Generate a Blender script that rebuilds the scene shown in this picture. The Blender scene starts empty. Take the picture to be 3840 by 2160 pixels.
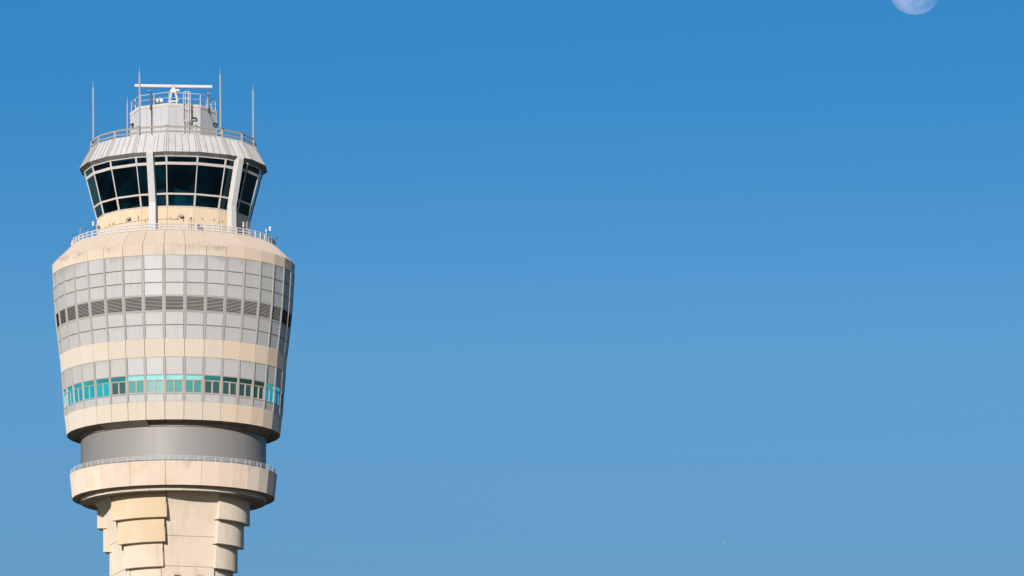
import bpy, math, random
from mathutils import Vector, Matrix
random.seed(11)
R_ = math.radians
SC = bpy.context.scene
COL = SC.collection

# ------------------------------------------------------------------ mesh builder
class MB:
    def __init__(s):
        s.v = []; s.f = []; s.m = []; s.uv = []; s.sm = []; s.tn = []
        s.X = Matrix.Identity(4); s.tone = 1.0
    def face(s, pts, mat=0, uv=None, smooth=False):
        i = len(s.v)
        for p in pts: s.v.append(tuple(s.X @ Vector(p)))
        s.f.append(tuple(range(i, i + len(pts)))); s.m.append(mat); s.sm.append(smooth); s.tn.append(s.tone)
        s.uv.append(uv if uv else [(.5, .5)] * len(pts))
    def slab(s, q, t, mat=0, back=False, side=None):
        q = [Vector(p) for p in q]
        n = (q[1] - q[0]).cross(q[3] - q[0]).normalized()
        b = [p - n * t for p in q]
        s.face(q, mat, [(0, 0), (1, 0), (1, 1), (0, 1)])
        sm = mat if side is None else side
        for i in range(4):
            j = (i + 1) % 4
            s.face([q[j], q[i], b[i], b[j]], sm)
        if back: s.face(b[::-1], sm)
    def box(s, c, size, mat=0):
        x, y, z = c; a, b, h = size[0] / 2, size[1] / 2, size[2] / 2
        P = [(x+i*a, y+j*b, z+k*h) for k in (-1, 1) for j in (-1, 1) for i in (-1, 1)]
        for f in ((0,1,5,4),(1,3,7,5),(3,2,6,7),(2,0,4,6),(4,5,7,6),(2,3,1,0)):
            s.face([P[i] for i in f], mat, [(0,0),(1,0),(1,1),(0,1)])
    def beam(s, p, q, w, h, mat=0):
        p, q = Vector(p), Vector(q); d = (q - p).normalized()
        up = Vector((0, 0, 1)) if abs(d.z) < .95 else Vector((0, 1, 0))
        a = d.cross(up).normalized() * (w / 2); b = a.cross(d).normalized() * (h / 2)
        A = [p-a-b, p+a-b, p+a+b, p-a+b]; B = [x + (q - p) for x in A]
        for i in range(4):
            j = (i + 1) % 4; s.face([A[i], B[i], B[j], A[j]][::-1], mat)
        s.face(A, mat); s.face(B[::-1], mat)
    def tube(s, pts, r, n=8, mat=0, caps=True, r2=None):
        pts = [Vector(p) for p in pts]; rings = []
        for i, p in enumerate(pts):
            d = (pts[min(i+1, len(pts)-1)] - pts[max(i-1, 0)]).normalized()
            up = Vector((0, 0, 1)) if abs(d.z) < .9 else Vector((0, 1, 0))
            a = d.cross(up).normalized(); b = a.cross(d)
            rr = r if r2 is None else r + (r2 - r) * i / (len(pts) - 1)
            rings.append([p + (a * math.cos(t) + b * math.sin(t)) * rr for t in [2 * math.pi * k / n for k in range(n)]])
        for A, B in zip(rings, rings[1:]):
            for k in range(n):
                l = (k + 1) % n; s.face([A[k], B[k], B[l], A[l]][::-1], mat, smooth=True)
        if caps: s.face(rings[0], mat); s.face(rings[-1][::-1], mat)
    def lathe(s, prof, c=(0, 0, 0), n=12, mat=0, smooth=True):
        c = Vector(c)
        for (r0, z0), (r1, z1) in zip(prof, prof[1:]):
            for k in range(n):
                t0, t1 = 2*math.pi*k/n, 2*math.pi*(k+1)/n
                P = lambda r, z, t: c + Vector((r*math.cos(t), r*math.sin(t), z))
                if r0 < 1e-5: s.face([P(r0,z0,t0), P(r1,z1,t1), P(r1,z1,t0)], mat, smooth=smooth)
                elif r1 < 1e-5: s.face([P(r0,z0,t0), P(r0,z0,t1), P(r1,z1,t0)], mat, smooth=smooth)
                else: s.face([P(r0,z0,t0), P(r0,z0,t1), P(r1,z1,t1), P(r1,z1,t0)], mat, smooth=smooth)
    def build(s, name, mats, parent=None, loc=None, rotz=0):
        me = bpy.data.meshes.new(name); me.from_pydata(s.v, [], s.f)
        if not isinstance(mats, (list, tuple)): mats = [mats]
        for m in mats: me.materials.append(m)
        me.polygons.foreach_set('material_index', s.m)
        me.polygons.foreach_set('use_smooth', s.sm)
        uvl = me.uv_layers.new(name='UVMap')
        flat = [c for f in s.uv for p in f for c in p]; uvl.data.foreach_set('uv', flat)
        at = me.attributes.new('tone', 'FLOAT', 'FACE'); at.data.foreach_set('value', s.tn)
        if any(s.sm):
            import bmesh
            bm = bmesh.new(); bm.from_mesh(me); bmesh.ops.remove_doubles(bm, verts=bm.verts, dist=.0004); bm.to_mesh(me); bm.free()
            me.set_sharp_from_angle(angle=R_(35))
        o = bpy.data.objects.new(name, me); COL.objects.link(o)
        if parent: o.parent = parent
        if loc: o.location = loc
        o.rotation_euler = (0, 0, rotz)
        return o

def thing(name, label, cat, loc=(0, 0, 0), rotz=0, group=None):
    o = bpy.data.objects.new(name, None); COL.objects.link(o)
    o.location = loc; o.rotation_euler = (0, 0, rotz); o.empty_display_size = .3
    o['label'] = label; o['category'] = cat
    if group: o['group'] = group
    return o
def copy_part(o, parent, rotz=None):
    c = o.copy(); COL.objects.link(c); c.parent = parent
    if rotz is not None: c.rotation_euler = (0, 0, rotz)
    for ch in o.children: copy_part(ch, c)
    return c
def copy_thing(o, label, loc, rotz=0):
    c = o.copy(); COL.objects.link(c); c.location = loc; c.rotation_euler = (0, 0, rotz); c['label'] = label
    for ch in o.children: copy_part(ch, c)
    return c
def pol(r, deg, z): return Vector((r * math.sin(R_(deg)), -r * math.cos(R_(deg)), z))
def RZ(deg): return Matrix.Rotation(R_(deg), 4, 'Z')

def fslab(mb, N, phi, R0, z0, R1, z1, xa=(-1, 0), xb=(1, 0), off=0., t=.04, mat=0, side=None, back=False):
    """slab on the facet (centre azimuth phi) of an N-gon; R = vertex radius; x = frac*halfwidth + metres"""
    h = math.pi / N; keep = mb.X
    mb.X = keep @ RZ(phi)
    def P(R, z, x): hw = R * math.sin(h); return Vector((x[0] * hw + x[1], -R * math.cos(h), z))
    q = [P(R0, z0, xa), P(R0, z0, xb), P(R1, z1, xb), P(R1, z1, xa)]
    n = (q[1] - q[0]).cross(q[3] - q[0]).normalized() * off
    mb.slab([p + n for p in q], t, mat, back, side)
    mb.X = keep

# ------------------------------------------------------------------ materials
def nt(name):
    m = bpy.data.materials.new(name); m.use_nodes = True
    t = m.node_tree; return m, t, t.nodes, t.links, t.nodes['Principled BSDF']
def paint(name, col, rough=.5, metal=0., var=.05, streak=None, edge=None, top=None, spec=.5, bump=0., dr=.85, streak_scale=(2.2, 2.2, .22)):
    m, t, N, L, B = nt(name)
    geo = N.new('ShaderNodeNewGeometry')
    def math_(op, a, b=None, clamp=False):
        n = N.new('ShaderNodeMath'); n.operation = op; n.use_clamp = clamp
        for i, x in enumerate((a, b)):
            if x is None: continue
            if isinstance(x, (int, float)): n.inputs[i].default_value = x
            else: L.new(x, n.inputs[i])
        return n.outputs[0]
    def noise(scale, detail=4, vecscale=None):
        n = N.new('ShaderNodeTexNoise'); n.inputs['Scale'].default_value = scale; n.inputs['Detail'].default_value = detail
        if vecscale:
            mp = N.new('ShaderNodeMapping'); mp.inputs['Scale'].default_value = vecscale
            L.new(geo.outputs['Position'], mp.inputs['Vector']); L.new(mp.outputs[0], n.inputs['Vector'])
        else: L.new(geo.outputs['Position'], n.inputs['Vector'])
        return n.outputs['Fac']
    def mix(fac, a, b, mode='MIX'):
        n = N.new('ShaderNodeMix'); n.data_type = 'RGBA'; n.blend_type = mode
        for k, x in ((0, fac), (6, a), (7, b)):
            if isinstance(x, (int, float)): n.inputs[k].default_value = x
            elif isinstance(x, tuple): n.inputs[k].default_value = (*x, 1)
            else: L.new(x, n.inputs[k])
        return n.outputs[2]
    def rng(x, a, b):
        n = N.new('ShaderNodeMapRange'); n.interpolation_type = 'SMOOTHSTEP'
        n.inputs[1].default_value = a; n.inputs[2].default_value = b; L.new(x, n.inputs[0]); return n.outputs[0]
    att = N.new('ShaderNodeAttribute'); att.attribute_name = 'tone'
    v = math_('MULTIPLY', math_('SUBTRACT', noise(.9, 5), .5), var * 2.2)
    v = math_('ADD', v, math_('MULTIPLY', math_('SUBTRACT', noise(9, 3), .5), var))
    v = math_('MULTIPLY', math_('ADD', v, 1.0), att.outputs['Fac'])
    vc = N.new('ShaderNodeCombineColor')
    for i in range(3): L.new(v, vc.inputs[i])
    c = mix(1.0, col, vc.outputs[0], 'MULTIPLY')
    uv = N.new('ShaderNodeUVMap'); sx = N.new('ShaderNodeSeparateXYZ'); L.new(uv.outputs[0], sx.inputs[0])
    sn = noise(1.0, 5, streak_scale)
    if streak: c = mix(math_('MULTIPLY', rng(sn, .52, .72), streak[1]), c, streak[0])
    if edge:
        e = math_('MULTIPLY', math_('ABSOLUTE', math_('SUBTRACT', sx.outputs[0], .5)), 2.)
        e = rng(e, 1 - edge[2], 1.0)
        e = math_('MULTIPLY', math_('MULTIPLY', e, rng(noise(1.0, 4, (3, 3, .5)), .25, .6)), edge[1])
        c = mix(e, c, edge[0])
    if top:
        e = rng(math_('ADD', sx.outputs[1], math_('MULTIPLY', math_('SUBTRACT', noise(1., 5, (5, 5, .5)), .5), 1.1)), top[2], 1.0)
        e = math_('MULTIPLY', math_('MULTIPLY', e, rng(noise(.35, 2), .42, .62)), top[1])
        c = mix(e, c, top[0])
    L.new(c, B.inputs['Base Color'])
    B.inputs['Roughness'].default_value = rough; B.inputs['Metallic'].default_value = metal
    B.inputs['Specular IOR Level'].default_value = spec; B.inputs['Diffuse Roughness'].default_value = dr
    if bump:
        bn = N.new('ShaderNodeBump'); bn.inputs['Strength'].default_value = bump; bn.inputs['Distance'].default_value = .03
        L.new(noise(6, 5), bn.inputs['Height']); L.new(bn.outputs[0], B.inputs['Normal'])
    return m

BROWN = (.15, .095, .055)
M = {}
M['cream'] = paint('cream_panel', (.655, .575, .465), .62, var=.03, streak=((.62, .48, .34), .25), spec=.3)
M['cream_yellow'] = paint('yellowed_cream_panel', (.68, .55, .41), .62, var=.03, streak=((.58, .43, .27), .3), spec=.3)
M['cream_top'] = paint('weathered_cream_panel', (.675, .57, .45), .62, var=.04, streak=((.50, .40, .28), .35), top=((.36, .28, .19), .6, .35), spec=.3)
M['slope'] = paint('sloped_concrete_panel', (.575, .465, .365), .75, var=.05, streak=((.49, .39, .30), .35), spec=.2)
M['parapet'] = paint('parapet_concrete', (.735, .60, .485), .75, var=.03, streak=((.69, .53, .34), .8), top=((.45, .35, .24), .45, .68), spec=.2, streak_scale=(.7, .7, .35))
M['shaft'] = paint('shaft_concrete', (.71, .605, .48), .75, var=.06, streak=((.60, .47, .34), .55), spec=.2, streak_scale=(.9, .9, .22), bump=.12)
M['shaft_yellow'] = paint('yellow_painted_concrete', (.69, .545, .365), .7, var=.04, streak=((.70, .60, .46), .9), spec=.2, streak_scale=(.6, .6, .3), bump=.1)
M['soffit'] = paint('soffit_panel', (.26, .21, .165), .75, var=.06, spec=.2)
M['fascia'] = paint('shaded_fascia_panel', (.38, .31, .245), .75, var=.05, spec=.2)  # shade under the overhangs is put into this darker base colour
M['joint'] = paint('joint_sealant', BROWN, .9, var=.1, spec=.1)
M['clad'] = paint('grey_metal_cladding', (.52, .505, .475), .46, dr=.4, spec=.35, metal=.0, var=.035, streak=((.42, .405, .38), .35), top=((.38, .35, .31), .4, .72))
M['clad_top'] = paint('stained_metal_cladding', (.52, .505, .475), .46, dr=.4, spec=.35, metal=.0, var=.025, top=((.33, .31, .29), .65, .35), streak=((.47, .455, .43), .25))
M['mullion'] = paint('beige_metal_frame', (.46, .41, .36), .5, metal=.0, var=.05, streak=((.33, .27, .21), .4))
M['gasket'] = paint('dark_gasket', (.055, .045, .04), .7, var=.1)
M['slat'] = paint('louvre_slat', (.43, .415, .375), .5, var=.08)
M['black'] = paint('dark_void', (.006, .006, .007), .9, var=0, spec=.1)
M['drum'] = paint('drum_sheet_metal', (.28, .258, .235), .55, metal=0, dr=0, spec=.6, var=.03, streak=((.29, .265, .24), .3))
M['drumseam'] = paint('drum_seam', (.30, .27, .24), .8, var=.1)
M['roofm'] = paint('roof_sheet_metal', (.585, .565, .54), .5, metal=.0, var=.04, edge=((.30, .225, .16), .75, .22), streak=((.44, .37, .30), .3))
M['seam'] = paint('roof_seam', (.32, .26, .21), .6, var=.15)
M['fasciam'] = paint('eave_sheet_metal', (.24, .23, .22), .55, metal=.1, var=.12, edge=((.12, .09, .07), .6, .2))
M['white'] = paint('white_paint', (.74, .72, .69), .5, var=.04, streak=((.5, .45, .40), .25))
M['column'] = paint('white_column_paint', (.60, .58, .55), .5, var=.04, streak=((.5, .44, .38), .3))
M['frame'] = paint('white_window_frame', (.62, .56, .50), .5, var=.05, streak=((.42, .32, .24), .35))
M['room'] = paint('roof_room_cladding', (.57, .56, .545), .5, metal=.1, var=.02, edge=((.45, .43, .41), .4, .08))
M['coping'] = paint('roof_coping', (.66, .60, .53), .7, var=.08, streak=((.36, .27, .20), .6), streak_scale=(5, 5, .5))
M['railw'] = paint('white_railing_paint', (.58, .57, .56), .6, var=.08, streak=((.45, .38, .32), .2), bump=.1)
M['galv'] = paint('galvanised_steel', (.40, .39, .375), .6, metal=.0, var=.12)
M['rust'] = paint('rust_stained_steel', (.34, .305, .26), .6, metal=.0, var=.1, streak=((.19, .12, .06), 1.0), streak_scale=(.28, .28, .5))
M['darkm'] = paint('dark_metal', (.07, .06, .055), .55, var=.15)
M['blackp'] = paint('black_plastic', (.012, .012, .014), .45, var=.1)
M['ivory'] = paint('ivory_enamel', (.74, .67, .59), .5, var=.04, streak=((.5, .42, .33), .2))
M['lens'] = paint('clear_lamp_glass', (.50, .48, .44), .15, var=.15)
M['redtext'] = paint('red_lettering', (.62, .30, .28), .6, var=0)
M['cabin'] = paint('cab_interior', (.09, .095, .10), .8, var=.2)
M['inner'] = paint('plain_core', (.25, .22, .19), .9)
m, t, N, L, B = nt('red_lamp_glass'); B.inputs['Base Color'].default_value = (.45, .01, .02, 1); B.inputs['Roughness'].default_value = .12; M['red'] = m

def teal(name, base, metal, rough=.06):
    m, t, N, L, B = nt(name)
    geo = N.new('ShaderNodeNewGeometry')
    n1 = N.new('ShaderNodeTexNoise'); n1.inputs['Scale'].default_value = 1.6; n1.inputs['Detail'].default_value = 3
    L.new(geo.outputs['Position'], n1.inputs['Vector'])
    mr = N.new('ShaderNodeMapRange'); mr.inputs[3].default_value = .75; mr.inputs[4].default_value = 1.2; L.new(n1.outputs[0], mr.inputs[0])
    mx = N.new('ShaderNodeMix'); mx.data_type = 'RGBA'; mx.blend_type = 'MULTIPLY'; mx.inputs[0].default_value = 1
    mx.inputs[6].default_value = (*base, 1); cc = N.new('ShaderNodeCombineColor')
    for i in range(3): L.new(mr.outputs[0], cc.inputs[i])
    L.new(cc.outputs[0], mx.inputs[7]); L.new(mx.outputs[2], B.inputs['Base Color'])
    B.inputs['Metallic'].default_value = metal; B.inputs['Roughness'].default_value = rough
    bp = N.new('ShaderNodeBump'); bp.inputs['Strength'].default_value = .12; bp.inputs['Distance'].default_value = .02
    n2 = N.new('ShaderNodeTexNoise'); n2.inputs['Scale'].default_value = .9; L.new(geo.outputs['Position'], n2.inputs['Vector'])
    L.new(n2.outputs[0], bp.inputs['Height']); L.new(bp.outputs[0], B.inputs['Normal'])
    return m
M['teal_mirror'] = teal('turquoise_coated_glass', (.10, .95, 1.0), .8)
M['teal_pale'] = teal('pale_turquoise_glass_with_blind', (.30, .72, .68), .15, .15)
M['teal_mid'] = teal('turquoise_glass_with_blind', (.04, .30, .29), .35, .12)
M['teal_dark'] = teal('dark_teal_glass', (.035, .12, .115), .45, .1)
M['screen_mid'] = teal('teal_glass_behind_insect_screen', (.06, .29, .26), 0, .35)
M['screen_dark'] = teal('dark_glass_behind_insect_screen', (.04, .105, .10), 0, .35)

m, t, N, L, B = nt('tinted_cab_glass'); N.remove(B)
tr = N.new('ShaderNodeBsdfTransparent'); tr.inputs[0].default_value = (.10, .44, .60, 1)
gl = N.new('ShaderNodeBsdfGlossy'); gl.inputs['Roughness'].default_value = .02; gl.inputs[0].default_value = (.45, .85, 1, 1)
fr = N.new('ShaderNodeFresnel'); fr.inputs[0].default_value = 1.55
mx = N.new('ShaderNodeMixShader'); L.new(fr.outputs[0], mx.inputs[0]); L.new(tr.outputs[0], mx.inputs[1]); L.new(gl.outputs[0], mx.inputs[2])
df = N.new('ShaderNodeBsdfDiffuse'); df.inputs[0].default_value = (.02, .19, .30, 1)      # faint teal painted in, standing in for patchy reflections on the panes
ge = N.new('ShaderNodeNewGeometry'); nz = N.new('ShaderNodeTexNoise'); nz.inputs['Scale'].default_value = .45; nz.inputs['Detail'].default_value = 4; L.new(ge.outputs['Position'], nz.inputs['Vector'])
mr = N.new('ShaderNodeMapRange'); mr.inputs[1].default_value = .42; mr.inputs[2].default_value = .68; mr.inputs[3].default_value = .004; mr.inputs[4].default_value = .05; L.new(nz.outputs[0], mr.inputs[0])
mx2 = N.new('ShaderNodeMixShader'); L.new(mr.outputs[0], mx2.inputs[0]); L.new(mx.outputs[0], mx2.inputs[1]); L.new(df.outputs[0], mx2.inputs[2])
L.new(mx2.outputs[0], N['Material Output'].inputs[0]); M['cabglass'] = m

# ------------------------------------------------------------------ the ground
m, t, N, L, B = nt('airfield_ground')
geo = N.new('ShaderNodeNewGeometry'); n1 = N.new('ShaderNodeTexNoise'); n1.inputs['Scale'].default_value = .004; n1.inputs['Detail'].default_value = 8
L.new(geo.outputs['Position'], n1.inputs['Vector']); rp = N.new('ShaderNodeValToRGB'); L.new(n1.outputs[0], rp.inputs[0])
rp.color_ramp.elements[0].position = .42; rp.color_ramp.elements[0].color = (.035, .055, .022, 1)
rp.color_ramp.elements[1].position = .58; rp.color_ramp.elements[1].color = (.085, .09, .075, 1)
L.new(rp.outputs[0], B.inputs['Base Color']); B.inputs['Roughness'].default_value = .95
g = MB(); n = 96
rr = [0, 60, 300, 1500, 8000, 60000]
for a, b in zip(rr, rr[1:]):
    for k in range(n):
        t0, t1 = 2*math.pi*k/n, 2*math.pi*(k+1)/n
        pa = lambda r, t: (r*math.cos(t), r*math.sin(t), -5.75)
        if a == 0: g.face([pa(0, 0), pa(b, t0), pa(b, t1)])
        else: g.face([pa(a, t0), pa(b, t0), pa(b, t1), pa(a, t1)])
o = g.build('ground', m); o['kind'] = 'structure'

# ------------------------------------------------------------------ the control tower
T = thing('control_tower', 'tall cream and grey airport control tower with dark glass cab on top', 'control tower')
N36, A0 = 36, -4.5
PHI = [A0 + 5 + 10 * k for k in range(36)]
def wrap(p): return (p + 180) % 360 - 180
PROF = [(100.650, 12.129), (99.653, 12.072), (98.232, 11.987), (96.929, 11.902), (95.620, 11.818), (94.115, 11.653), (92.794, 11.489),
        (91.459, 11.338), (89.691, 11.172), (87.935, 11.020), (87.456, 10.966), (86.138, 10.882), (85.319, 10.813), (83.560, 10.608)]
def Rz(z):
    for (za, ra), (zb, rb) in zip(PROF, PROF[1:]):
        if za >= z >= zb: return ra + (rb - ra) * (za - z) / (za - zb)
    return PROF[0][1] if z > PROF[0][0] else PROF[-1][1]

# --- shaft: square core with flared faces between four stepped corner piers
SA, W = 15.5, 2.65                      # azimuth of the front wall, half width of the recessed walls
DZ = [(76.80, 7.45), (76.28, 6.93), (75.8, 6.68), (75.3, 6.47), (74.34, 6.20), (73.2, 5.90), (72.03, 5.69), (70.8, 5.53), (69.7, 5.42), (68.4, 5.28), (66.5, 5.17), (-6, 5.17)]
core = MB()
for w in range(4):
    core.X = RZ(SA + 90 * w)
    b = W - .006
    for (z1, d1), (z0, d0) in zip(DZ, DZ[1:]):
        core.face([(-b, -d0, z0), (b, -d0, z0), (b, -d1, z1), (-b, -d1, z1)], 0, smooth=True)
        for sx in (-1, 1):
            q = [(sx*b, -d0, z0), (sx*b, -b, z0), (sx*b, -b, z1), (sx*b, -d1, z1)]
            core.face(q if sx > 0 else q[::-1], 0)
core.X = Matrix.Identity(4)
sh = core.build('shaft', [M['shaft']], T)
def dwall(z):
    for (z1, d1), (z0, d0) in zip(DZ, DZ[1:]):
        if z1 >= z >= z0: return d1 + (d0 - d1) * (z1 - z) / (z1 - z0)
for w in range(4):
    j0 = None
    for z in (72.75, 69.8, 66.9, 63.8, 60.7, 57.6):
        jm = MB(); jm.box((0, -dwall(z), z), (2 * W - .03, .02, .035)); jm.build('wall_joint', M['joint'], sh, rotz=R_(SA + 90 * w))

tiers = [(7.60, 76.787, 74.399), (7.02, 74.399, 72.056), (6.42, 72.056, 69.686), (5.80, 69.686, -6)]
for q in range(4):
    for i, (R, zt, zb) in enumerate(tiers):
        p = MB(); p.X = RZ(SA + 90 * q)
        a0 = math.degrees(math.asin(W / R)); n = 28
        arc = [pol(R, a0 + (90 - 2 * a0) * k / n, 0) for k in range(n + 1)]
        loop = [Vector((W, -W, 0))] + arc
        up = lambda v, z: Vector((v.x, v.y, z))
        ch = .035
        for k in range(n):
            a, b = arc[k], arc[k + 1]
            p.face([up(a, zb + ch), up(b, zb + ch), up(b, zt), up(a, zt)], 0, smooth=True)
            a2, b2 = a * (1 - ch / R), b * (1 - ch / R)
            p.face([up(a2, zb), up(b2, zb), up(b, zb + ch), up(a, zb + ch)], 0)
            c = (3.2 if i < 3 else 3.2) / R
            p.face([up(a * c, zb), up(b * c, zb), up(b2, zb), up(a2, zb)], 0)
        p.face([up(loop[0], zb), up(arc[0], zb), up(arc[0], zt), up(loop[0], zt)], 0)
        p.face([up(arc[-1], zb), up(loop[0], zb), up(loop[0], zt), up(arc[-1], zt)], 0)
        yel = (q == 3 and i < 2)
        o = p.build('corner_pier_panel', M['shaft_yellow'] if yel else M['shaft'], sh)
        if yel: o['label'] = 'yellowish curved corner panel'
# two small louvred vents in the front wall
for b_, zc in ((-1.07, 68.75), (1.25, 68.75)):
    v = MB(); v.X = RZ(SA)
    d = dwall(zc) + .01
    v.box((b_, -d + .012, zc), (.66, .04, .84), 1)
    for s_ in (-1, 1): v.box((b_ + s_ * .335, -d - .005, zc), (.03, .06, .88), 0)
    for s_ in (-1, 1): v.box((b_, -d - .005, zc + s_ * .425), (.70, .062, .03), 0)
    for k in range(6):
        z = zc - .35 + k * .14
        v.face([(b_-.32, -d-.05, z-.02), (b_+.32, -d-.05, z-.02), (b_+.32, -d-.01, z+.018), (b_-.32, -d-.01, z+.018)], 0)
    v.build('vent', [M['slat'], M['black']], sh)

# --- lower balcony: cream parapet, drum, railing
pr = MB(); cap = MB(); sf = MB()
for k, ph in enumerate(PHI):
    pr.tone = random.uniform(.96, 1.03)
    L_, R__ = ((-1, .022), (1, 0)) if k % 2 == 0 else ((-1, 0), (1, -.022))
    fslab(pr, 36, ph, 10.072, 77.20, 10.317, 79.542, L_, R__, t=.25, back=True)
    fslab(pr, 36, ph, 10.03, 77.26, 10.27, 79.50, off=0., t=.04, mat=1)
    fslab(pr, 36, ph, 9.2, 79.30, 10.10, 79.30, t=-.02, mat=0)
    sf.tone = random.uniform(.92, 1.05)
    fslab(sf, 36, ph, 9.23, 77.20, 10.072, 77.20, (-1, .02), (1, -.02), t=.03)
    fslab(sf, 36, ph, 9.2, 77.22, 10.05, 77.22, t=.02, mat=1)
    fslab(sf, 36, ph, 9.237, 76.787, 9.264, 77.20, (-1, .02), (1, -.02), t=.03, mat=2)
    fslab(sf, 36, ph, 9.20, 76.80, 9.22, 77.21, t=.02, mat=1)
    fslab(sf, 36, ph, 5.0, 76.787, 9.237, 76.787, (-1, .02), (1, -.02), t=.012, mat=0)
    fslab(sf, 36, ph, 5.0, 76.81, 9.21, 76.81, t=.02, mat=1)
par = pr.build('balcony_parapet', [M['parapet'], M['joint']], T)
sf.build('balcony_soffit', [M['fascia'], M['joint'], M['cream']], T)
d = MB(); d.lathe([(9.217, 79.28), (9.217, 83.35)], n=128)
dr = d.build('drum', M['drum'], T)
ds = MB(); ds.box((0, -9.215, 81.3), (.05, .012, 3.9)); ds0 = ds.build('drum_seam', M['drumseam'], dr, rotz=R_(-12))
for k in range(1, 12): copy_part(ds0, dr, R_(-12 + 30 * k))

def railing(name, R, zs, r, angs, zb, zt, pr_, n=72, mat=None, a0=0.):
    mb = MB()
    for z in zs:
        pts = [pol(R, a0 + 360 * k / n, z) for k in range(n + 1)]
        mb.tube(pts, r, 8, caps=False)
    o = mb.build(name, mat, T)
    p = MB(); p.tube([(0, -R, zb), (0, -R, zt)], pr_, 8)
    post = p.build('post', mat, o, rotz=R_(angs[0]))
    for a in angs[1:]: copy_part(post, o, R_(a))
    return o
railing('balcony_railing', 10.20, (80.03, 79.90, 79.757), .024, [A0 + 10 * k + s for k in range(36) for s in (-1.8, 1.8)], 79.45, 80.05, .026, 36, M['railw'], A0)

# --- main body
def cream_band(name, zt, zb, mat, n_=1):
    mb = MB()
    for ph in PHI:
        p = wrap(ph); mb.tone = random.uniform(.975, 1.02)
        yel = (24 < p < 70) or p < -150
        fslab(mb, 36, ph, Rz(zb), zb, Rz(zt), zt, (-1, .026), (1, -.026), off=.03, t=.06, mat=2 if yel else 0)
        fslab(mb, 36, ph, Rz(zb), zb + .01, Rz(zt), zt - .01, off=-.01, t=.02, mat=1)
    return mb.build(name, [mat, M['joint'], M['cream_yellow']], T)
cream_band('upper_cream_band', 100.650, 99.653, M['cream_top'])
cream_band('middle_cream_band', 91.459, 89.691, M['cream'])
cream_band('lower_cream_band', 85.319, 83.560, M['cream'])

RS, RT = 12.129, 10.40
sl = MB()
for ph in PHI:
    sl.tone = random.uniform(.96, 1.03)
    fslab(sl, 36, ph, RS + .03, 100.652, RT, 102.40, (-1, .02), (1, -.02), off=0, t=.05)
    fslab(sl, 36, ph, RS, 100.63, RT - .03, 102.37, off=-.03, t=.02, mat=1)
    fslab(sl, 36, ph, RT, 102.42, 7.0, 102.42, t=.03)
slope = sl.build('sloped_ledge', [M['slope'], M['joint']], T)
hk = MB()
hk.tube([(0, -11.98, 100.80), (-.04, -12.06, 100.96)], .009, 5); hk.tube([(0, -11.98, 100.80), (.09, -12.12, 100.75)], .009, 5)
h0 = None; cnt = 0
for ph in PHI:
    if abs(wrap(ph)) > 112: continue
    for u in (-3.4, -1.2, 1.2, 3.4):
        a = R_(ph + u)
        if h0 is None: h0 = hk.build('snow_hook', M['seam'], slope, rotz=a)
        else: copy_part(h0, slope, a)

def clad_zone(name, zt, zb, rows, top_first):
    """grey metal panels between mullions and transoms; rows = list of (ztop, zbottom) of plain panels"""
    pn = MB(); fr = MB()
    for ph in PHI:
        fslab(pn, 36, ph, Rz(zb), zb, Rz(zt), zt, off=-.17, t=.02, mat=2)
        for i, (a, b) in enumerate(rows):
            pn.tone = random.uniform(.97, 1.03)
            fslab(pn, 36, ph, Rz(b), b + .045, Rz(a), a - .045, (-1, .15), (1, -.15), off=-.012, t=.03, mat=1 if (top_first and i == 0) else 0)
            fslab(pn, 36, ph, Rz(b), b + .015, Rz(a), a - .015, (-1, .12), (1, -.12), off=-.035, t=.02, mat=2)
            for z in (a, b):
                if zb + .05 < z < zt - .05: fslab(fr, 36, ph, Rz(z - .022), z - .022, Rz(z + .022), z + .022, (-1, .11), (1, -.11), off=.022, t=.06)
        for z0, z1 in ((zb + .005, zb + .05), (zt - .05, zt - .005)):
            fslab(fr, 36, ph, Rz(z0), z0, Rz(z1), z1, (-1, .11), (1, -.11), off=.02, t=.06)
        zz = [zt - .002] + [z for z, _ in PROF if zb < z < zt] + [zb + .002]
        for a, b in zip(zz, zz[1:]):
            for s_ in (-1, 1):
                x0, x1 = ((s_, -s_ * .075), (s_, 0)); x2, x3 = ((s_, -s_ * .120), (s_, -s_ * .088))
                if s_ < 0: x0, x1 = x1, x0; x2, x3 = x3, x2
                fslab(fr, 36, ph, Rz(b), b, Rz(a), a, x0, x1, off=.055, t=.12)
                fslab(fr, 36, ph, Rz(b), b, Rz(a), a, x2, x3, off=.03, t=.12)
    o = pn.build(name, [M['clad'], M['clad_top'], M['gasket']], T)
    fr.build('mullion_grid', M['mullion'], o)
    return o
upper = clad_zone('upper_cladding', 99.653, 91.459, [(99.653, 98.232), (98.232, 96.929), (96.929, 95.66), (94.08, 92.794), (92.794, 91.459)], True)
lower = clad_zone('lower_cladding', 89.691, 85.319, [(89.691, 87.935), (86.10, 85.319)], False)

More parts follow.
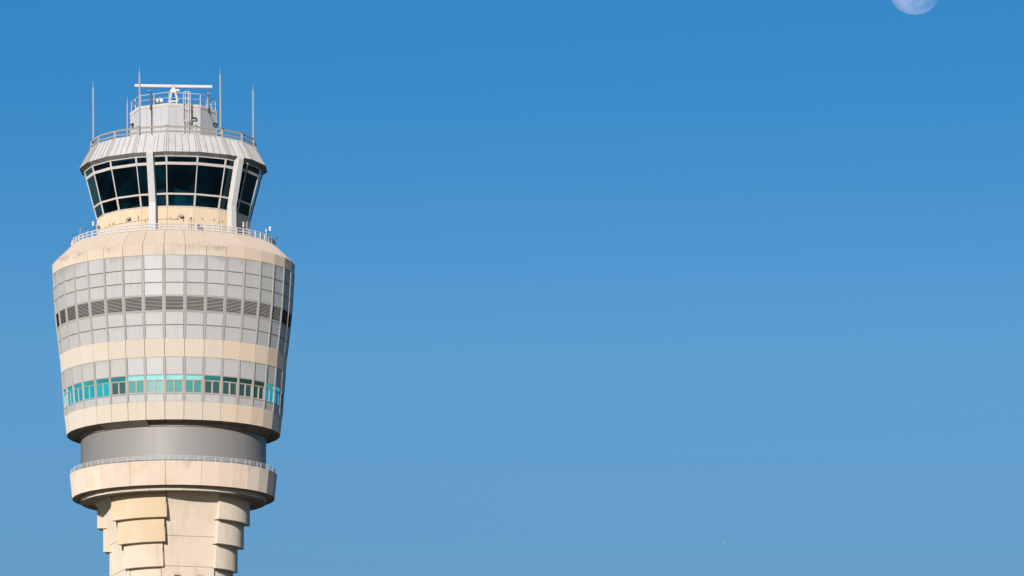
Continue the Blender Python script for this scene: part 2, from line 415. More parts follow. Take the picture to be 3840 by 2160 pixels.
lv = MB()
fslab(lv, 36, 0, Rz(94.13), 94.13, Rz(95.62), 95.62, (-1, .17), (1, -.17), off=-.08, t=.01, mat=1)
for (a, b) in ((95.66, 95.54), (94.20, 94.08)):
    fslab(lv, 36, 0, Rz(b), b, Rz(a), a, (-1, .125), (1, -.125), off=.018, t=.08)
for s_ in (-1, 1):
    x = [(s_, -s_ * .17), (s_, -s_ * .125)]
    if s_ > 0: x.reverse()
    x = sorted(x, key=lambda e: e[0] * 10 + e[1])
    fslab(lv, 36, 0, Rz(94.2), 94.2, Rz(95.54), 95.54, x[0], x[1], off=.016, t=.08)
ns = 10
for k in range(ns):
    z = 94.20 + (k + .5) * 1.34 / ns
    h = math.pi / 36; R = Rz(z); hw = R * math.sin(h) - .17; ap = R * math.cos(h)
    lv.tone = random.uniform(.9, 1.05)
    lv.slab([(-hw, -ap - .012, z - .030), (hw, -ap - .012, z - .030), (hw, -ap + .05, z + .026), (-hw, -ap + .05, z + .026)], .006, 0, back=True)
l0 = lv.build('louvre', [M['slat'], M['black']], T, rotz=R_(PHI[0]))
for ph in PHI[1:]: copy_part(l0, T, R_(ph))

def body_window(kind, top, sash):
    f = MB(); zt, zm, zb = 87.90, 87.43, 86.12
    E = lambda z: Rz(z)
    fslab(f, 36, 0, E(zb), zb, E(zt), zt, (-1, .125), (1, -.125), off=-.11, t=.01, mat=1)
    fslab(f, 36, 0, E(zm-.03), zm-.03, E(zm+.03), zm+.03, (-1, .115), (1, -.115), off=.02, t=.1)
    fslab(f, 36, 0, E(zb-.03), zb-.03, E(zb+.035), zb+.035, (-1, .115), (1, -.115), off=.03, t=.12)
    fslab(f, 36, 0, E(zt-.01), zt-.01, E(zt+.04), zt+.04, (-1, .115), (1, -.115), off=.02, t=.1)
    fslab(f, 36, 0, E(zb+.04), zb+.04, E(zm-.03), zm-.03, (0, -.03), (0, .03), off=.015, t=.1)
    gz, in_ = 0., -.05
    if kind == 'B':
        in_ = -.085
        for xa, xb in (((-1, .13), (-1, .20)), ((1, -.20), (1, -.13)), ((0, -.075), (0, -.032)), ((0, .032), (0, .075))):
            fslab(f, 36, 0, E(zb+.04), zb+.04, E(zm-.03), zm-.03, xa, xb, off=-.01, t=.08)
        for z0, z1 in ((zb+.04, zb+.11), (zm-.09, zm-.03)):
            for xa, xb in (((-1, .20), (0, -.075)), ((0, .075), (1, -.20))):
                fslab(f, 36, 0, E(z0), z0, E(z1), z1, xa, xb, off=-.012, t=.08)
    o = f.build('window', [M['mullion'], M['black']], T)
    def pane(z0, z1, xa, xb, mat):
        g = MB(); fslab(g, 36, 0, E(z0), z0, E(z1), z1, xa, xb, off=in_ if kind == 'B' and z1 < zm else -.04, t=.01, back=True)
        g.build('pane', mat, o)
    pane(zm + .03, zt - .01, (-1, .125), (1, -.125), M[top])
    if kind == 'A':
        pane(zb + .035, zm - .03, (-1, .125), (0, -.03), M[sash]); pane(zb + .035, zm - .03, (0, .03), (1, -.125), M[sash])
    else:
        pane(zb + .11, zm - .09, (-1, .20), (0, -.075), M[sash]); pane(zb + .11, zm - .09, (0, .075), (1, -.20), M[sash])
    return o
kinds = {}
for ph in PHI:
    p = wrap(ph)
    if p < -34 and p > -125: key = ('A', 'teal_mirror', 'teal_mirror')
    elif p > 56: key = ('A', 'teal_mirror', 'teal_mirror')
    elif -34 < p < -25: key = ('B', 'teal_mid', 'screen_dark')
    elif -25 < p < -15: key = ('B', 'teal_pale', 'screen_mid')
    elif -15 < p < -5: key = ('B', 'teal_pale', 'screen_mid')
    elif -5 < p < 5: key = ('B', 'teal_pale', 'screen_mid')
    elif 5 < p < 15: key = ('B', 'teal_pale', 'screen_mid')
    elif 15 < p < 26: key = ('B', 'teal_mid', 'screen_dark')
    else: key = ('B', 'teal_dark', 'screen_dark')
    if key not in kinds:
        kinds[key] = body_window(*key); kinds[key].rotation_euler = (0, 0, R_(ph))
    else: copy_part(kinds[key], T, R_(ph))

# underside of the main body: stepped bays over the shaft walls, sloped bays over its corners
us = MB()
for ph in PHI:
    us.tone = random.uniform(.9, 1.06)
    rel = (wrap(ph - SA)) % 90
    sloped = 30 <= rel <= 60
    if sloped:
        fslab(us, 36, ph, 9.36, 83.118, 10.62, 83.562, (-1, .02), (1, -.02), t=.03)
        fslab(us, 36, ph, 9.34, 83.15, 10.60, 83.59, t=.02, mat=1)
    else:
        fslab(us, 36, ph, 9.36, 83.47, 10.62, 83.562, (-1, .02), (1, -.02), t=.03)
        fslab(us, 36, ph, 9.34, 83.50, 10.60, 83.59, t=.02, mat=1)
        fslab(us, 36, ph, 9.36, 83.10, 9.36, 83.468, (-1, .02), (1, -.02), t=.03, mat=2)
        fslab(us, 36, ph, 9.33, 83.12, 9.33, 83.47, t=.02, mat=1)
    fslab(us, 36, ph, 9.10, 83.125, 9.33, 83.125, t=.02, mat=1)
    # closed cheek where a stepped bay meets a sloped one
us.tone = 1
for c in (31, 59):
    for q in range(4):
        a = SA + 90 * q + (30 if c == 31 else 60)
        A, B_, C_ = pol(9.36, a, 83.13), pol(10.58, a, 83.55), pol(9.36, a, 83.46)
        us.face([A, B_, C_] if c == 31 else [A, C_, B_])
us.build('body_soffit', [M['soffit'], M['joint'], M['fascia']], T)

# --- cab
N18 = 18
PH18 = [A0 + 10 + 20 * k for k in range(18)]
cw = MB()
for ph in PH18:
    cw.tone = random.uniform(.97, 1.02)
    fslab(cw, 18, ph, 7.688, 102.40, 7.688, 105.30, (-1, .015), (1, -.015), off=0, t=.12)
    fslab(cw, 18, ph, 7.66, 102.40, 7.66, 105.30, off=0, t=.05, mat=1)
M['cabcream'] = paint('yellowish_cream_cab_wall', (.72, .575, .40), .62, var=.03, streak=((.62, .48, .31), .3), spec=.3)
cabw = cw.build('cab_wall', [M['cabcream'], M['joint']], T)
ci = MB()
for ph in PH18:
    for R1, R0, z, tt in ((7.6, .01, 104.2, -.05),):
        fslab(ci, 18, ph, R1, z, R0, z, t=.05)
    fslab(ci, 18, ph, .01, 110.05, 8.85, 110.05, t=.03, mat=1)
    fslab(ci, 18, ph, 7.0, 104.2, 7.1, 105.5, t=.1, back=True)
    fslab(ci, 18, ph, 2.2, 104.2, 2.2, 110.05, t=.05)
    if 108 < ph % 360 < 262: fslab(ci, 18, ph, 7.2, 104.2, 7.9, 110.05, off=-.35, t=.05, back=True)  # added dark rear screen, stops the sky behind showing through the glass
for a in range(-80, 100, 22):      # desks and screens standing behind the glass
    ci.X = RZ(a); ci.box((0, -6.3, 105.7), (1.1, .12, .5), 0); ci.box((.9, -6.2, 105.85), (.5, .3, .8), 0)
ci.X = Matrix.Identity(4)
M['ceil'] = paint('cab_ceiling', (.42, .43, .44), .8, var=.25)
ci.build('cab_interior', [M['cabin'], M['ceil']], T)
ZS, ZL, ZH, ZT = 105.36, 106.548, 109.474, 110.21
def Rc(z): return 7.688 + (8.955 - 7.688) * (z - ZS) / (ZT - ZS)
wf = MB()
def bar(z0, z1, off=.05): fslab(wf, 18, 0, Rc(z0), z0, Rc(z1), z1, (-1, 0), (1, 0), off=off, t=.1)
bar(105.30, 105.40); bar(ZL - .085, ZL + .085); bar(ZH - .13, ZH + .13); bar(110.13, 110.22)
for s_ in (-1, 1):
    for z0, z1, wd in ((105.40, ZL - .085, .085), (ZL + .085, ZH - .13, .04), (ZH + .13, 110.13, .085)):
        x = sorted([(s_, 0), (s_, -s_ * wd)], key=lambda e: e[0] * 10 + e[1])
        fslab(wf, 18, 0, Rc(z0), z0, Rc(z1), z1, x[0], x[1], off=.055, t=.1)
wo = wf.build('cab_window', M['frame'], T, rotz=R_(PH18[0]))
for z0, z1 in ((105.40, ZL - .085), (ZL + .085, ZH - .13), (ZH + .13, 110.13)):
    g = MB(); h = math.pi / 18; wd = .04 if z1 - z0 > 2 else .085
    P = lambda z, s_: (s_ * (Rc(z) * math.sin(h) - wd), -Rc(z) * math.cos(h) + .02, z)
    g.face([P(z0, -1), P(z0, 1), P(z1, 1), P(z1, -1)])
    g.build('pane', M['cabglass'], wo)
for ph in PH18[1:]: copy_part(wo, T, R_(ph))

# roof of the cab: sloping standing-seam skirt, inclined eave, flat deck
rf = MB(); sm_ = MB(); ev = MB()
ZC, ZR, RC_, RR = 110.53, 112.468, 9.464, 8.40
for ph in PH18:
    cuts = [-1, -.80, -.415, 0, .415, .80, 1]
    cuts = [-1, -.86, -.43, 0, .43, .86, 1]
    for a, b in zip(cuts, cuts[1:]):
        rf.tone = random.uniform(.95, 1.04) * (.93 if abs(a + b) > 1.8 else 1)
        fslab(rf, 18, ph, RC_, ZC, RR, ZR, (a, 0), (b, 0), t=.05)
        ev.tone = random.uniform(.75, 1.2)
        fslab(ev, 18, ph, 8.93, 110.20, RC_ + .01, ZC - .012, (a, .008), (b, -.008), t=.03)
    for a in cuts[1:-1]:
        fslab(sm_, 18, ph, RC_, ZC, RR, ZR, (a, -.014), (a, .014), off=.045, t=.05)
    fslab(sm_, 18, ph, RC_, ZC, RR, ZR, (1, -.02), (1, 0), off=.03, t=.05)
    fslab(sm_, 18, ph, RC_, ZC, RR, ZR, (-1, 0), (-1, .02), off=.03, t=.05)
    fslab(rf, 18, ph, RC_ + .02, ZC - .012, RC_ + .02, ZC + .025, t=.05)
    fslab(rf, 18, ph, RR, ZR + .002, .02, ZR + .002, t=.04)
    fslab(rf, 18, ph, RR + .03, ZR - .05, RR + .03, ZR + .05, t=.08, back=True)
roof = rf.build('cab_roof', M['roofm'], T)
sm_.build('standing_seam', M['seam'], roof)
ev.build('eave', M['fasciam'], roof)

# four angled outer columns
c = MB(); path = [(8.50, 112.30), (9.46, 110.36), (8.40, 105.68), (8.40, 102.41)]
Wc, Dc = .335, .62
inn = [(p[0] - Dc, p[1] + (.0 if i else -.35)) for i, p in enumerate(path)]
for (p0, p1, i0, i1) in [(path[i + 1], path[i], inn[i + 1], inn[i]) for i in range(3)]:
    F = lambda p, x: (x, -p[0], p[1])
    c.face([F(p0, -Wc), F(p0, Wc), F(p1, Wc), F(p1, -Wc)])
    c.face([F(p0, Wc), F(i0, Wc), F(i1, Wc), F(p1, Wc)])
    c.face([F(i0, -Wc), F(p0, -Wc), F(p1, -Wc), F(i1, -Wc)])
    c.face([F(i0, Wc), F(i0, -Wc), F(i1, -Wc), F(i1, Wc)])
c.face([(-Wc, -path[0][0], path[0][1]), (Wc, -path[0][0], path[0][1]), (Wc, -inn[0][0], inn[0][1]), (-Wc, -inn[0][0], inn[0][1])])
c0 = c.build('outer_column', M['column'], T, rotz=R_(-14.5))
for a in (45.5, 165.5, 225.5): copy_part(c0, T, R_(a))

# roof railing with flat rails and capped posts
rl = MB()
for z, hh in ((113.27, .17), (112.80, .15)):
    for k in range(18):
        rl.beam(pol(8.28, A0 + 20 * k, z), pol(8.28, A0 + 20 * (k + 1), z), .06, hh)
rr_ = rl.build('roof_railing', M['rust'], T)
p = MB(); p.box((0, -8.28, 112.93), (.17, .17, .86)); p.box((0, -8.28, 113.38), (.30, .28, .045), 1)
p0 = p.build('post', [M['galv'], M['darkm']], rr_, rotz=R_(A0))
for k in range(1, 18): copy_part(p0, rr_, R_(A0 + 20 * k))

railing('gallery_railing', 10.17, (103.09, 102.81, 102.54), .062, [-2.2 + 5 * k for k in range(72)], 102.30, 103.12, .078, 36, M['railw'], A0)

# conduit and lifting eyes on the cab wall
cb = MB()
pts = []
for a in (-64.5, -44.5, -24.5, -4.5, 4): pts.append(pol(7.70 if a != 4 else 7.64, a, 103.98 + (.06 if a > -30 else 0)))
cb.tube(pts, .018, 6); cb.build('cable', M['darkm'], cabw)
e = MB(); e.tube([(0, -7.60, 104.22), (-.05, -7.72, 104.26), (.03, -7.74, 104.12), (0, -7.60, 104.10)], .022, 5)
e0 = None
for a in (-56, -50, -36, -27, -19.5, -2, 6.5, 12, 22, 31.5, 39):
    if e0 is None: e0 = e.build('lifting_eye', M['darkm'], cabw, rotz=R_(a))
    else: copy_part(e0, cabw, R_(a))

# --- octagonal room on the cab roof
A8 = [15.5 + 45 * k for k in range(8)]
rm = MB(); cp = MB()
for ph in A8:
    for a, b in ((-1, -.5), (-.5, 0), (0, .5), (.5, 1)):
        rm.tone = random.uniform(.98, 1.02)
        xa = (a, .012 if a > -1 else .07); xb = (b, -.012 if b < 1 else -.07)
        fslab(rm, 8, ph, 4.365, 112.4, 4.365, 116.22, xa, xb, t=.05)
    fslab(rm, 8, ph, 4.345, 112.4, 4.345, 116.22, t=.03, mat=1)
    for xa, xb in (((-1, 0), (-1, .065)), ((1, -.065), (1, 0))): fslab(rm, 8, ph, 4.365, 112.4, 4.365, 116.22, xa, xb, off=.02, t=.06)
    fslab(cp, 8, ph, 4.42, 116.205, 4.42, 116.49, t=.3, back=True)
    fslab(cp, 8, ph, 4.3, 116.40, .02, 116.40, t=.03)
room = rm.build('roof_room', [M['room'], M['seam']], T)
cp.build('coping', M['coping'], room)
ro = MB()
oc = [pol(4.28, -7 + 45 * k, 0) for k in range(9)]
for z in (117.60, 117.06):
    for a, b in zip(oc, oc[1:]): ro.tube([a + Vector((0, 0, z)), b + Vector((0, 0, z))], .036 if z > 117.3 else .026, 8)
rro = ro.build('rooftop_railing', M['railw'], T)
pm = MB(); pm.tube([(0, 0, 116.35), (0, 0, 117.6)], .04, 8); p0 = None
for k in range(8):
    for u in (.03, .5):
        q = oc[k] * (1 - u) + oc[k + 1] * u
        if p0 is None: p0 = pm.build('post', M['railw'], rro, loc=q)
        else: cc = copy_part(p0, rro); cc.location = q

def on_facet(phi, ap, b, z): return RZ(phi) @ Vector((b, -ap, z))
AP8 = 4.365 * math.cos(math.pi / 8)

# ------------------------------------------------------------------ caged ladder
base = on_facet(15.5, AP8, .137, 112.47)
LD = thing('caged_ladder', 'light grey caged ladder climbing the front of the octagonal roof room', 'ladder', base, R_(15.5))
for s_ in (-1, 1):
    b = MB(); b.beam((s_ * .25, -.28, 0), (s_ * .25, -.28, 5.15), .05, .07)
    for z in (.6, 2.2, 3.6): b.beam((s_ * .25, -.28, z), (s_ * .25, .0, z), .03, .03)
    b.build('side_rail', M['railw'], LD)
b = MB(); b.tube([(-.25, -.28, 0), (.25, -.28, 0)], .017, 6)
r0 = b.build('rung', M['galv'], LD, loc=(0, 0, .15))
for k in range(1, 16): cc = copy_part(r0, LD); cc.location = (0, 0, .15 + .3 * k)
def hoop(z, mat=M['railw']):
    b = MB(); n = 14
    P = [Vector((.37 * math.cos(t), -.30 - .66 * math.sin(t), 0)) for t in [math.pi * k / n for k in range(n + 1)]]
    P = [Vector((.25, -.28, 0))] + P + [Vector((-.25, -.28, 0))]
    for a, c_ in zip(P, P[1:]): b.beam(a, c_, .012, .07)
    return b.build('cage_hoop', mat, LD, loc=(0, 0, z))
h0 = hoop(5.09)
for z in (4.42, 3.5, 2.2): cc = copy_part(h0, LD); cc.location = (0, 0, z)
b = MB(); b.beam((0, 0, 0), (0, 0, 2.92), .055, .012)
st = None
for t in (12, 50, 90, 130, 168):
    x, y = .37 * math.cos(R_(t)), -.30 - .66 * math.sin(R_(t))
    if st is None: st = b.build('cage_bar', M['railw'], LD, loc=(x, y, 2.2))
    else: cc = copy_part(st, LD); cc.location = (x, y, 2.2)

# ------------------------------------------------------------------ radar antenna
RD = thing('radar_antenna', 'long white horizontal bar radar on an ivory pedestal above the roof room', 'radar', (0, 0, 116.40))
b = MB(); YB = R_(3.4)
b.X = Matrix.Translation((0, 0, 2.73)) @ Matrix.Rotation(YB, 4, 'Z') @ Matrix.Rotation(R_(.15), 4, 'Y')
prof = [(-.10, -.15), (-.19, -.09), (-.21, .02), (-.17, .12), (-.08, .165), (.06, .15), (.14, .05), (.14, -.1), (.05, -.16)]
Lh = 3.90
for k in range(len(prof)):
    a, c_ = prof[k], prof[(k + 1) % len(prof)]
    dark = k in (7, 8)
    b.face([(-Lh, *a), (Lh, *a), (Lh, *c_), (-Lh, *c_)][::-1], 1 if dark else 0)
b.face([(-Lh, *p_) for p_ in prof], 0); b.face([(Lh, *p_) for p_ in prof][::-1], 0)
bar_ = b.build('antenna_bar', [M['ivory'], M['galv']], RD)
cu = bpy.data.curves.new('lettering', 'FONT'); cu.body = 'easat'; cu.size = .26; cu.align_x = 'CENTER'; cu.align_y = 'CENTER'
tmp = bpy.data.objects.new('lettering', cu); COL.objects.link(tmp)
me = bpy.data.meshes.new_from_object(tmp); bpy.data.objects.remove(tmp)
me.name = 'lettering'; me.materials.clear(); me.materials.append(M['redtext']); me.attributes.new('tone', 'FLOAT', 'FACE').data.foreach_set('value', [1.0] * len(me.polygons))
tx = bpy.data.objects.new('lettering', me); COL.objects.link(tx); tx.parent = bar_
tx.matrix_local = Matrix.Translation((0, 0, 2.73)) @ Matrix.Rotation(YB, 4, 'Z') @ Matrix.Translation((-.0, -.216, .02)) @ Matrix.Rotation(R_(90 + 6), 4, 'X') @ Matrix.Diagonal((1.25, 1, 1, 1))
b = MB(); b.box((-.02, 0, 2.27), (.46, .42, .36)); b.tube([(0, 0, 2.40), (0, 0, 2.62)], .17, 14); b.box((-.28, -.05, 2.22), (.12, .3, .2)); b.box((0, 0, 2.06), (.52, .5, .05))
gb = b.build('gearbox', M['ivory'], RD)
b = MB(); b.tube([(.20, -.06, 2.31), (.60, -.08, 2.30)], .125, 14); b.box((.30, -.16, 2.31), (.10, .12, .12)); b.build('motor', M['ivory'], RD)
for s_ in (-1, 1):
    for t_ in (-1, 1):
        b = MB(); b.beam((s_ * .20, t_ * .16, 2.04), (s_ * .40, t_ * .34, 1.28), .12, .10); b.box((s_ * .44, t_ * .34, 1.25), (.22, .16, .06))
        b.beam((s_ * .30, t_ * .30, 1.22), (s_ * .30, t_ * .30, 0), .09, .09); b.build('leg', M['ivory'], RD)
b = MB(); b.box((0, 0, 1.18), (.62, .62, .08)); b.box((0, -.30, 1.12), (.56, .08, .10)); b.build('base_frame', M['ivory'], RD)
b = MB(); b.tube([(-.02, -.18, 2.0), (.05, -.22, 1.8), (-.02, -.28, 1.5), (.08, -.30, 1.2), (0, -.34, 1.05)], .035, 6); b.build('cable', M['blackp'], RD)

# ------------------------------------------------------------------ lightning rods
def rod():
    t_ = thing('lightning_rod', '', 'lightning rod', (0, 0, 0), 0, 'lightning rods standing around the cab roof edge')
    b = MB(); b.tube([(0, 0, 0), (0, 0, 6.34)], .088, 10, r2=.078); b.tube([(0, 0, 6.34), (0, 0, 6.40)], .10, 8); b.build('mast', M['galv'], t_)
    b = MB(); b.tube([(0, 0, 6.40), (-.02, 0, 7.05)], .03, 6, r2=.012); b.build('tip', M['galv'], t_)
    b = MB(); b.box((0, 0, .03), (.34, .34, .05)); b.tube([(0, 0, .05), (0, 0, .3)], .115, 8); b.build('base_plate', M['darkm'], t_)
    return t_
rods = [(-84.5, 'leftmost tall grey lightning rod on the cab roof edge', -.35), (-24.5, 'tall lightning rod crossing in front of the left end of the radar bar', -.25),
        (35.5, 'tall lightning rod just right of the right end of the radar bar', -.3), (95.5, 'rightmost tall grey lightning rod on the cab roof edge', -.1),
        (155.5, 'lightning rod behind the roof room, only its top showing by the right beacon', 0), (215.5, 'brownish lightning rod behind the roof railing, left of the roof room', 0)]
rd0 = rod()
for i, (a, lab, tilt) in enumerate(rods):
    o = rd0 if i == 0 else copy_thing(rd0, lab, (0, 0, 0))
    o['label'] = lab; o.location = pol(8.06, a, 112.48); o.rotation_euler = (0, R_(tilt), 0)

# ------------------------------------------------------------------ obstruction beacons
def beacon(loc, rotz, label, L0=1.50):
    t_ = thing('obstruction_light', label, 'warning light', loc, rotz, 'twin red obstruction lights on poles')
    b = MB(); b.tube([(0, 0, -.25), (0, 0, L0 - .1)], .033, 8); b.tube([(0, 0, L0 - .15), (0, 0, L0)], .05, 8, 0)
    b.box((0, .06, .1), (.12, .14, .08)); b.box((0, .06, -.15), (.12, .14, .08))
    b.build('pole', M['darkm'], t_)
    b = MB()
    for s_ in (-1, 1): b.tube([(0, 0, L0 - .02), (s_ * .06, 0, L0 + .01), (s_ * .13, 0, L0 + .06), (s_ * .135, 0, L0 + .13)], .024, 6)
    b.build('fork', M['darkm'], t_)
    for s_ in (-1, 1):
        b = MB(); b.lathe([(0, 0), (.055, 0), (.06, .05)], (s_ * .135, 0, L0 + .10), 10, 0)
        b.lathe([(.062, .05), (.065, .16)], (s_ * .135, 0, L0 + .10), 10, 1); b.lathe([(.065, .16), (.062, .25), (.035, .31), (0, .325)], (s_ * .135, 0, L0 + .10), 10, 2)
        b.build('lamp', [M['blackp'], M['lens'], M['red']], t_)
    b = MB(); b.tube([(0, -.02, -.15), (.05, -.03, -.32), (.2, -.02, -.5), (.26, 0, -.66), (.17, 0, -.78), (.06, 0, -.7), (.08, 0, -.55)], .012, 5); b.build('cable', M['blackp'], t_)
    return t_
beacon(on_facet(-29.5, AP8 + .12, -.30, 116.25), R_(-29.5), 'twin red obstruction light on a pole left of the radar pedestal')
beacon(on_facet(60.5, AP8 + .12, -.16, 116.22), R_(40), 'twin red obstruction light on a pole at the right corner of the roof room')
t_ = thing('obstruction_light', 'small red lamp on a bracket at the left corner of the rooftop railing', 'warning light', on_facet(-74.5, AP8, .55, 116.6), R_(-74.5), 'twin red obstruction lights on poles')
b = MB(); b.tube([(0, 0, 0), (0, -.05, .35)], .03, 6); b.tube([(0, -.05, .3), (.2, -.15, .35)], .02, 6); b.build('bracket', M['galv'], t_)
b = MB(); b.lathe([(0, 0), (.06, 0), (.065, .12), (.03, .19), (0, .2)], (.2, -.15, .35), 10); b.build('lamp', M['red'], t_)

# ------------------------------------------------------------------ wall lights of the roof room
def wall_light(loc, rotz, label):
    t_ = thing('wall_light', label, 'wall light', loc, rotz, 'dark wall lights on the roof room')
    b = MB(); w = .24
    sec = [(0, -.20), (0, .20), (-.16, .20), (-.34, .06), (-.34, 0), (-.30, -.02)]
    q = lambda s_, p_: (s_ * w, p_[0], p_[1])
    for k in range(len(sec) - 2 + 1):
        a, c_ = sec[k], sec[(k + 1)]
        b.face([q(-1, a), q(1, a), q(1, c_), q(-1, c_)])
    for s_ in (-1, 1):
        f = [q(s_, p_) for p_ in sec]; b.face(f if s_ < 0 else f[::-1])
    b.build('housing', M['blackp'], t_)
    b = MB(); b.slab([(-w + .03, -.04, -.19), (w - .03, -.04, -.19), (w - .03, -.31, -.02), (-w + .03, -.31, -.02)], .04, 0, back=True)
    b.slab([(-w + .05, -.22, -.17), (w - .05, -.22, -.17), (w - .05, -.32, -.03), (-w + .05, -.32, -.03)], .03, 0, back=True)
    b.build('lens', M['lens'], t_)
    return t_
wall_light(on_facet(15.5, AP8, .96, 114.97), R_(15.5), 'black wall light right of the caged ladder on the roof room')
wall_light(on_facet(-74.5, AP8, -.55, 115.0), R_(-74.5), 'black wall light on the left face of the roof room')
wall_light(on_facet(60.5, AP8, 1.16, 114.97), R_(60.5), 'black wall light on the shaded right face of the roof room')
for (ph, b_, z0, z1, lab, mk) in ((15.5, .60, 113.9, 116.3, 'thin dark conduit beside the caged ladder, nearer the ladder', 'darkm'), (15.5, .78, 113.9, 116.45, 'thin dark conduit bending out to the black wall light', 'darkm'),
                        (-74.5, -.50, 115.25, 116.2, 'thin white conduit above the left wall light', 'white')):
    b = MB(); b.tube([(0, 0, z1 - z0), (0, -.03, z1 - z0 - .02), (0, -.03, .1), (.05, -.03, 0)], .018 if mk == 'darkm' else .025, 6)
    o = b.build('conduit', M[mk], None, loc=on_facet(ph, AP8 + .02, b_, z0), rotz=R_(ph)); o['label'] = lab; o['category'] = 'conduit'

# ------------------------------------------------------------------ small equipment on the rooftop
def simple(name, label, cat, mb, mats, loc, rotz=0, group=None):
    o = mb.build(name, mats, None, loc=loc, rotz=rotz); o['label'] = label; o['category'] = cat
    if group: o['group'] = group
    return o
b = MB(); b.tube([(0, 0, .0), (0, 0, .62)], .02, 6, 1); b.lathe([(0, .6), (.07, .6), (.075, .65), (.075, 1.06), (.05, 1.1), (0, 1.11)], n=12)
simple('cylinder_antenna', 'white cylinder antenna beside the left obstruction light pole', 'antenna', b, [M['ivory'], M['galv']], (-2.11, -3.22, 116.41))
b = MB(); b.tube([(0, 0, 0), (0, 0, .8)], .03, 6); b.lathe([(0, .78), (.07, .78), (.07, 1.1), (0, 1.14)], n=10)
simple('stub_antenna', 'small grey stub antenna behind the ivory equipment box', 'antenna', b, M['galv'], (-1.355, -2.5, 116.41))
t_ = thing('equipment_box', 'ivory equipment box on a low stand on the roof room', 'equipment box', (-1.60, -3.0, 116.41))
b = MB(); b.box((0, 0, .62), (.26, .26, .40)); b.build('housing', M['ivory'], t_)
b = MB(); b.box((.02, 0, .83), (.34, .30, .025)); b.box((0, -.1, .36), (.40, .3, .05)); b.build('bracket', M['darkm'], t_)
t_ = thing('panel_antenna', 'bright white rounded panel antenna left of the radar pedestal', 'antenna', (-1.2, -3.0, 116.41))
b = MB()
P = []
for cx, cz, s0 in ((.07, .15, 0), (-.07, .15, 90), (-.07, -.15, 180), (.07, -.15, 270)):
    for k in range(5): P.append((cx + .065 * math.cos(R_(s0 + k * 22.5)), cz + .065 * math.sin(R_(s0 + k * 22.5))))
b.face([(x, -.05, z + .62) for x, z in P]); b.face([(x, .02, z + .62) for x, z in P][::-1])
for k in range(len(P)):
    a, c_ = P[k], P[(k + 1) % len(P)]; b.face([(c_[0], -.05, c_[1] + .62), (a[0], -.05, a[1] + .62), (a[0], .02, a[1] + .62), (c_[0], .02, c_[1] + .62)])
b.build('panel', M['white'], t_, rotz=R_(-14))
b = MB(); b.tube([(0, .06, 0), (0, .06, .7)], .025, 6); b.box((0, 0, .36), (.3, .25, .03)); b.build('mount', M['darkm'], t_)
b = MB(); b.tube([(0, 0, 0), (0, 0, 1.02)], .055, 10); b.lathe([(0, 1.0), (.10, 1.0), (.10, 1.1), (0, 1.15)], n=12)
simple('vent_pipe', 'white vent pipe on the cab roof left of the roof room', 'pipe', b, M['white'], (-2.80, -6.0, 112.47))
b = MB(); b.tube([(0, 0, 0), (0, 0, 1.0)], .03, 8)
simple('vent_pipe', 'thin white pipe behind the roof railing below the caged ladder', 'pipe', b, M['white'], (1.72, -5.2, 112.47))

# ------------------------------------------------------------------ gallery fixtures
def floodlight(loc, rotz, label, arm=True):
    t_ = thing('floodlight', label, 'floodlight', loc, rotz, 'floodlights on the cab wall')
    b = MB(); b.X = Matrix.Translation((0, -.30, 0)) @ Matrix.Rotation(R_(-8), 4, 'X')
    b.box((0, .04, 0), (.36, .12, .26)); b.box((0, .12, 0), (.24, .08, .16)); b.build('housing', M['darkm'], t_)
    b = MB(); b.X = Matrix.Translation((0, -.30, 0)) @ Matrix.Rotation(R_(-8), 4, 'X'); b.box((0, -.028, 0), (.28, .02, .19)); b.build('lens', M['lens'], t_)
    b = MB()
    if arm: b.tube([(-.40, 0, -.30), (-.40, -.16, -.26), (-.38, -.2, -.10), (-.30, -.2, -.01), (-.12, -.22, .01)], .02, 6)
    else: b.tube([(0, 0, -.1), (0, -.2, -.02)], .03, 6)
    b.build('arm', M['darkm'], t_)
    return t_
AP18 = 7.688 * math.cos(math.pi / 18)
floodlight(on_facet(-34.5, AP18, .0, 104.33), R_(-34.5), 'floodlight on a curved arm on the cream cab wall left of the first white column')
floodlight(on_facet(5.5, AP18, .03, 104.33), R_(5.5), 'floodlight on a curved arm on the cream cab wall between the two white columns')
floodlight(on_facet(-74.5, AP18, .0, 104.33), R_(-60), 'floodlight at the far left end of the cab wall', False)
t_ = thing('wall_sensor', 'small pipe sensor on the cab wall right of the left floodlight', 'sensor', on_facet(-34.5, AP18, 1.05, 104.3), R_(-34.5))
b = MB(); b.tube([(0, -.1, -.25), (0, -.1, .25)], .025, 6); b.tube([(0, 0, -.1), (0, -.1, -.1)], .02, 6); b.build('bracket', M['darkm'], t_)
b = MB(); b.lathe([(0, -.3), (.055, -.28), (.055, -.18), (0, -.14)], (0.03, -.14, 0), 8); b.build('sensor_head', M['white'], t_)

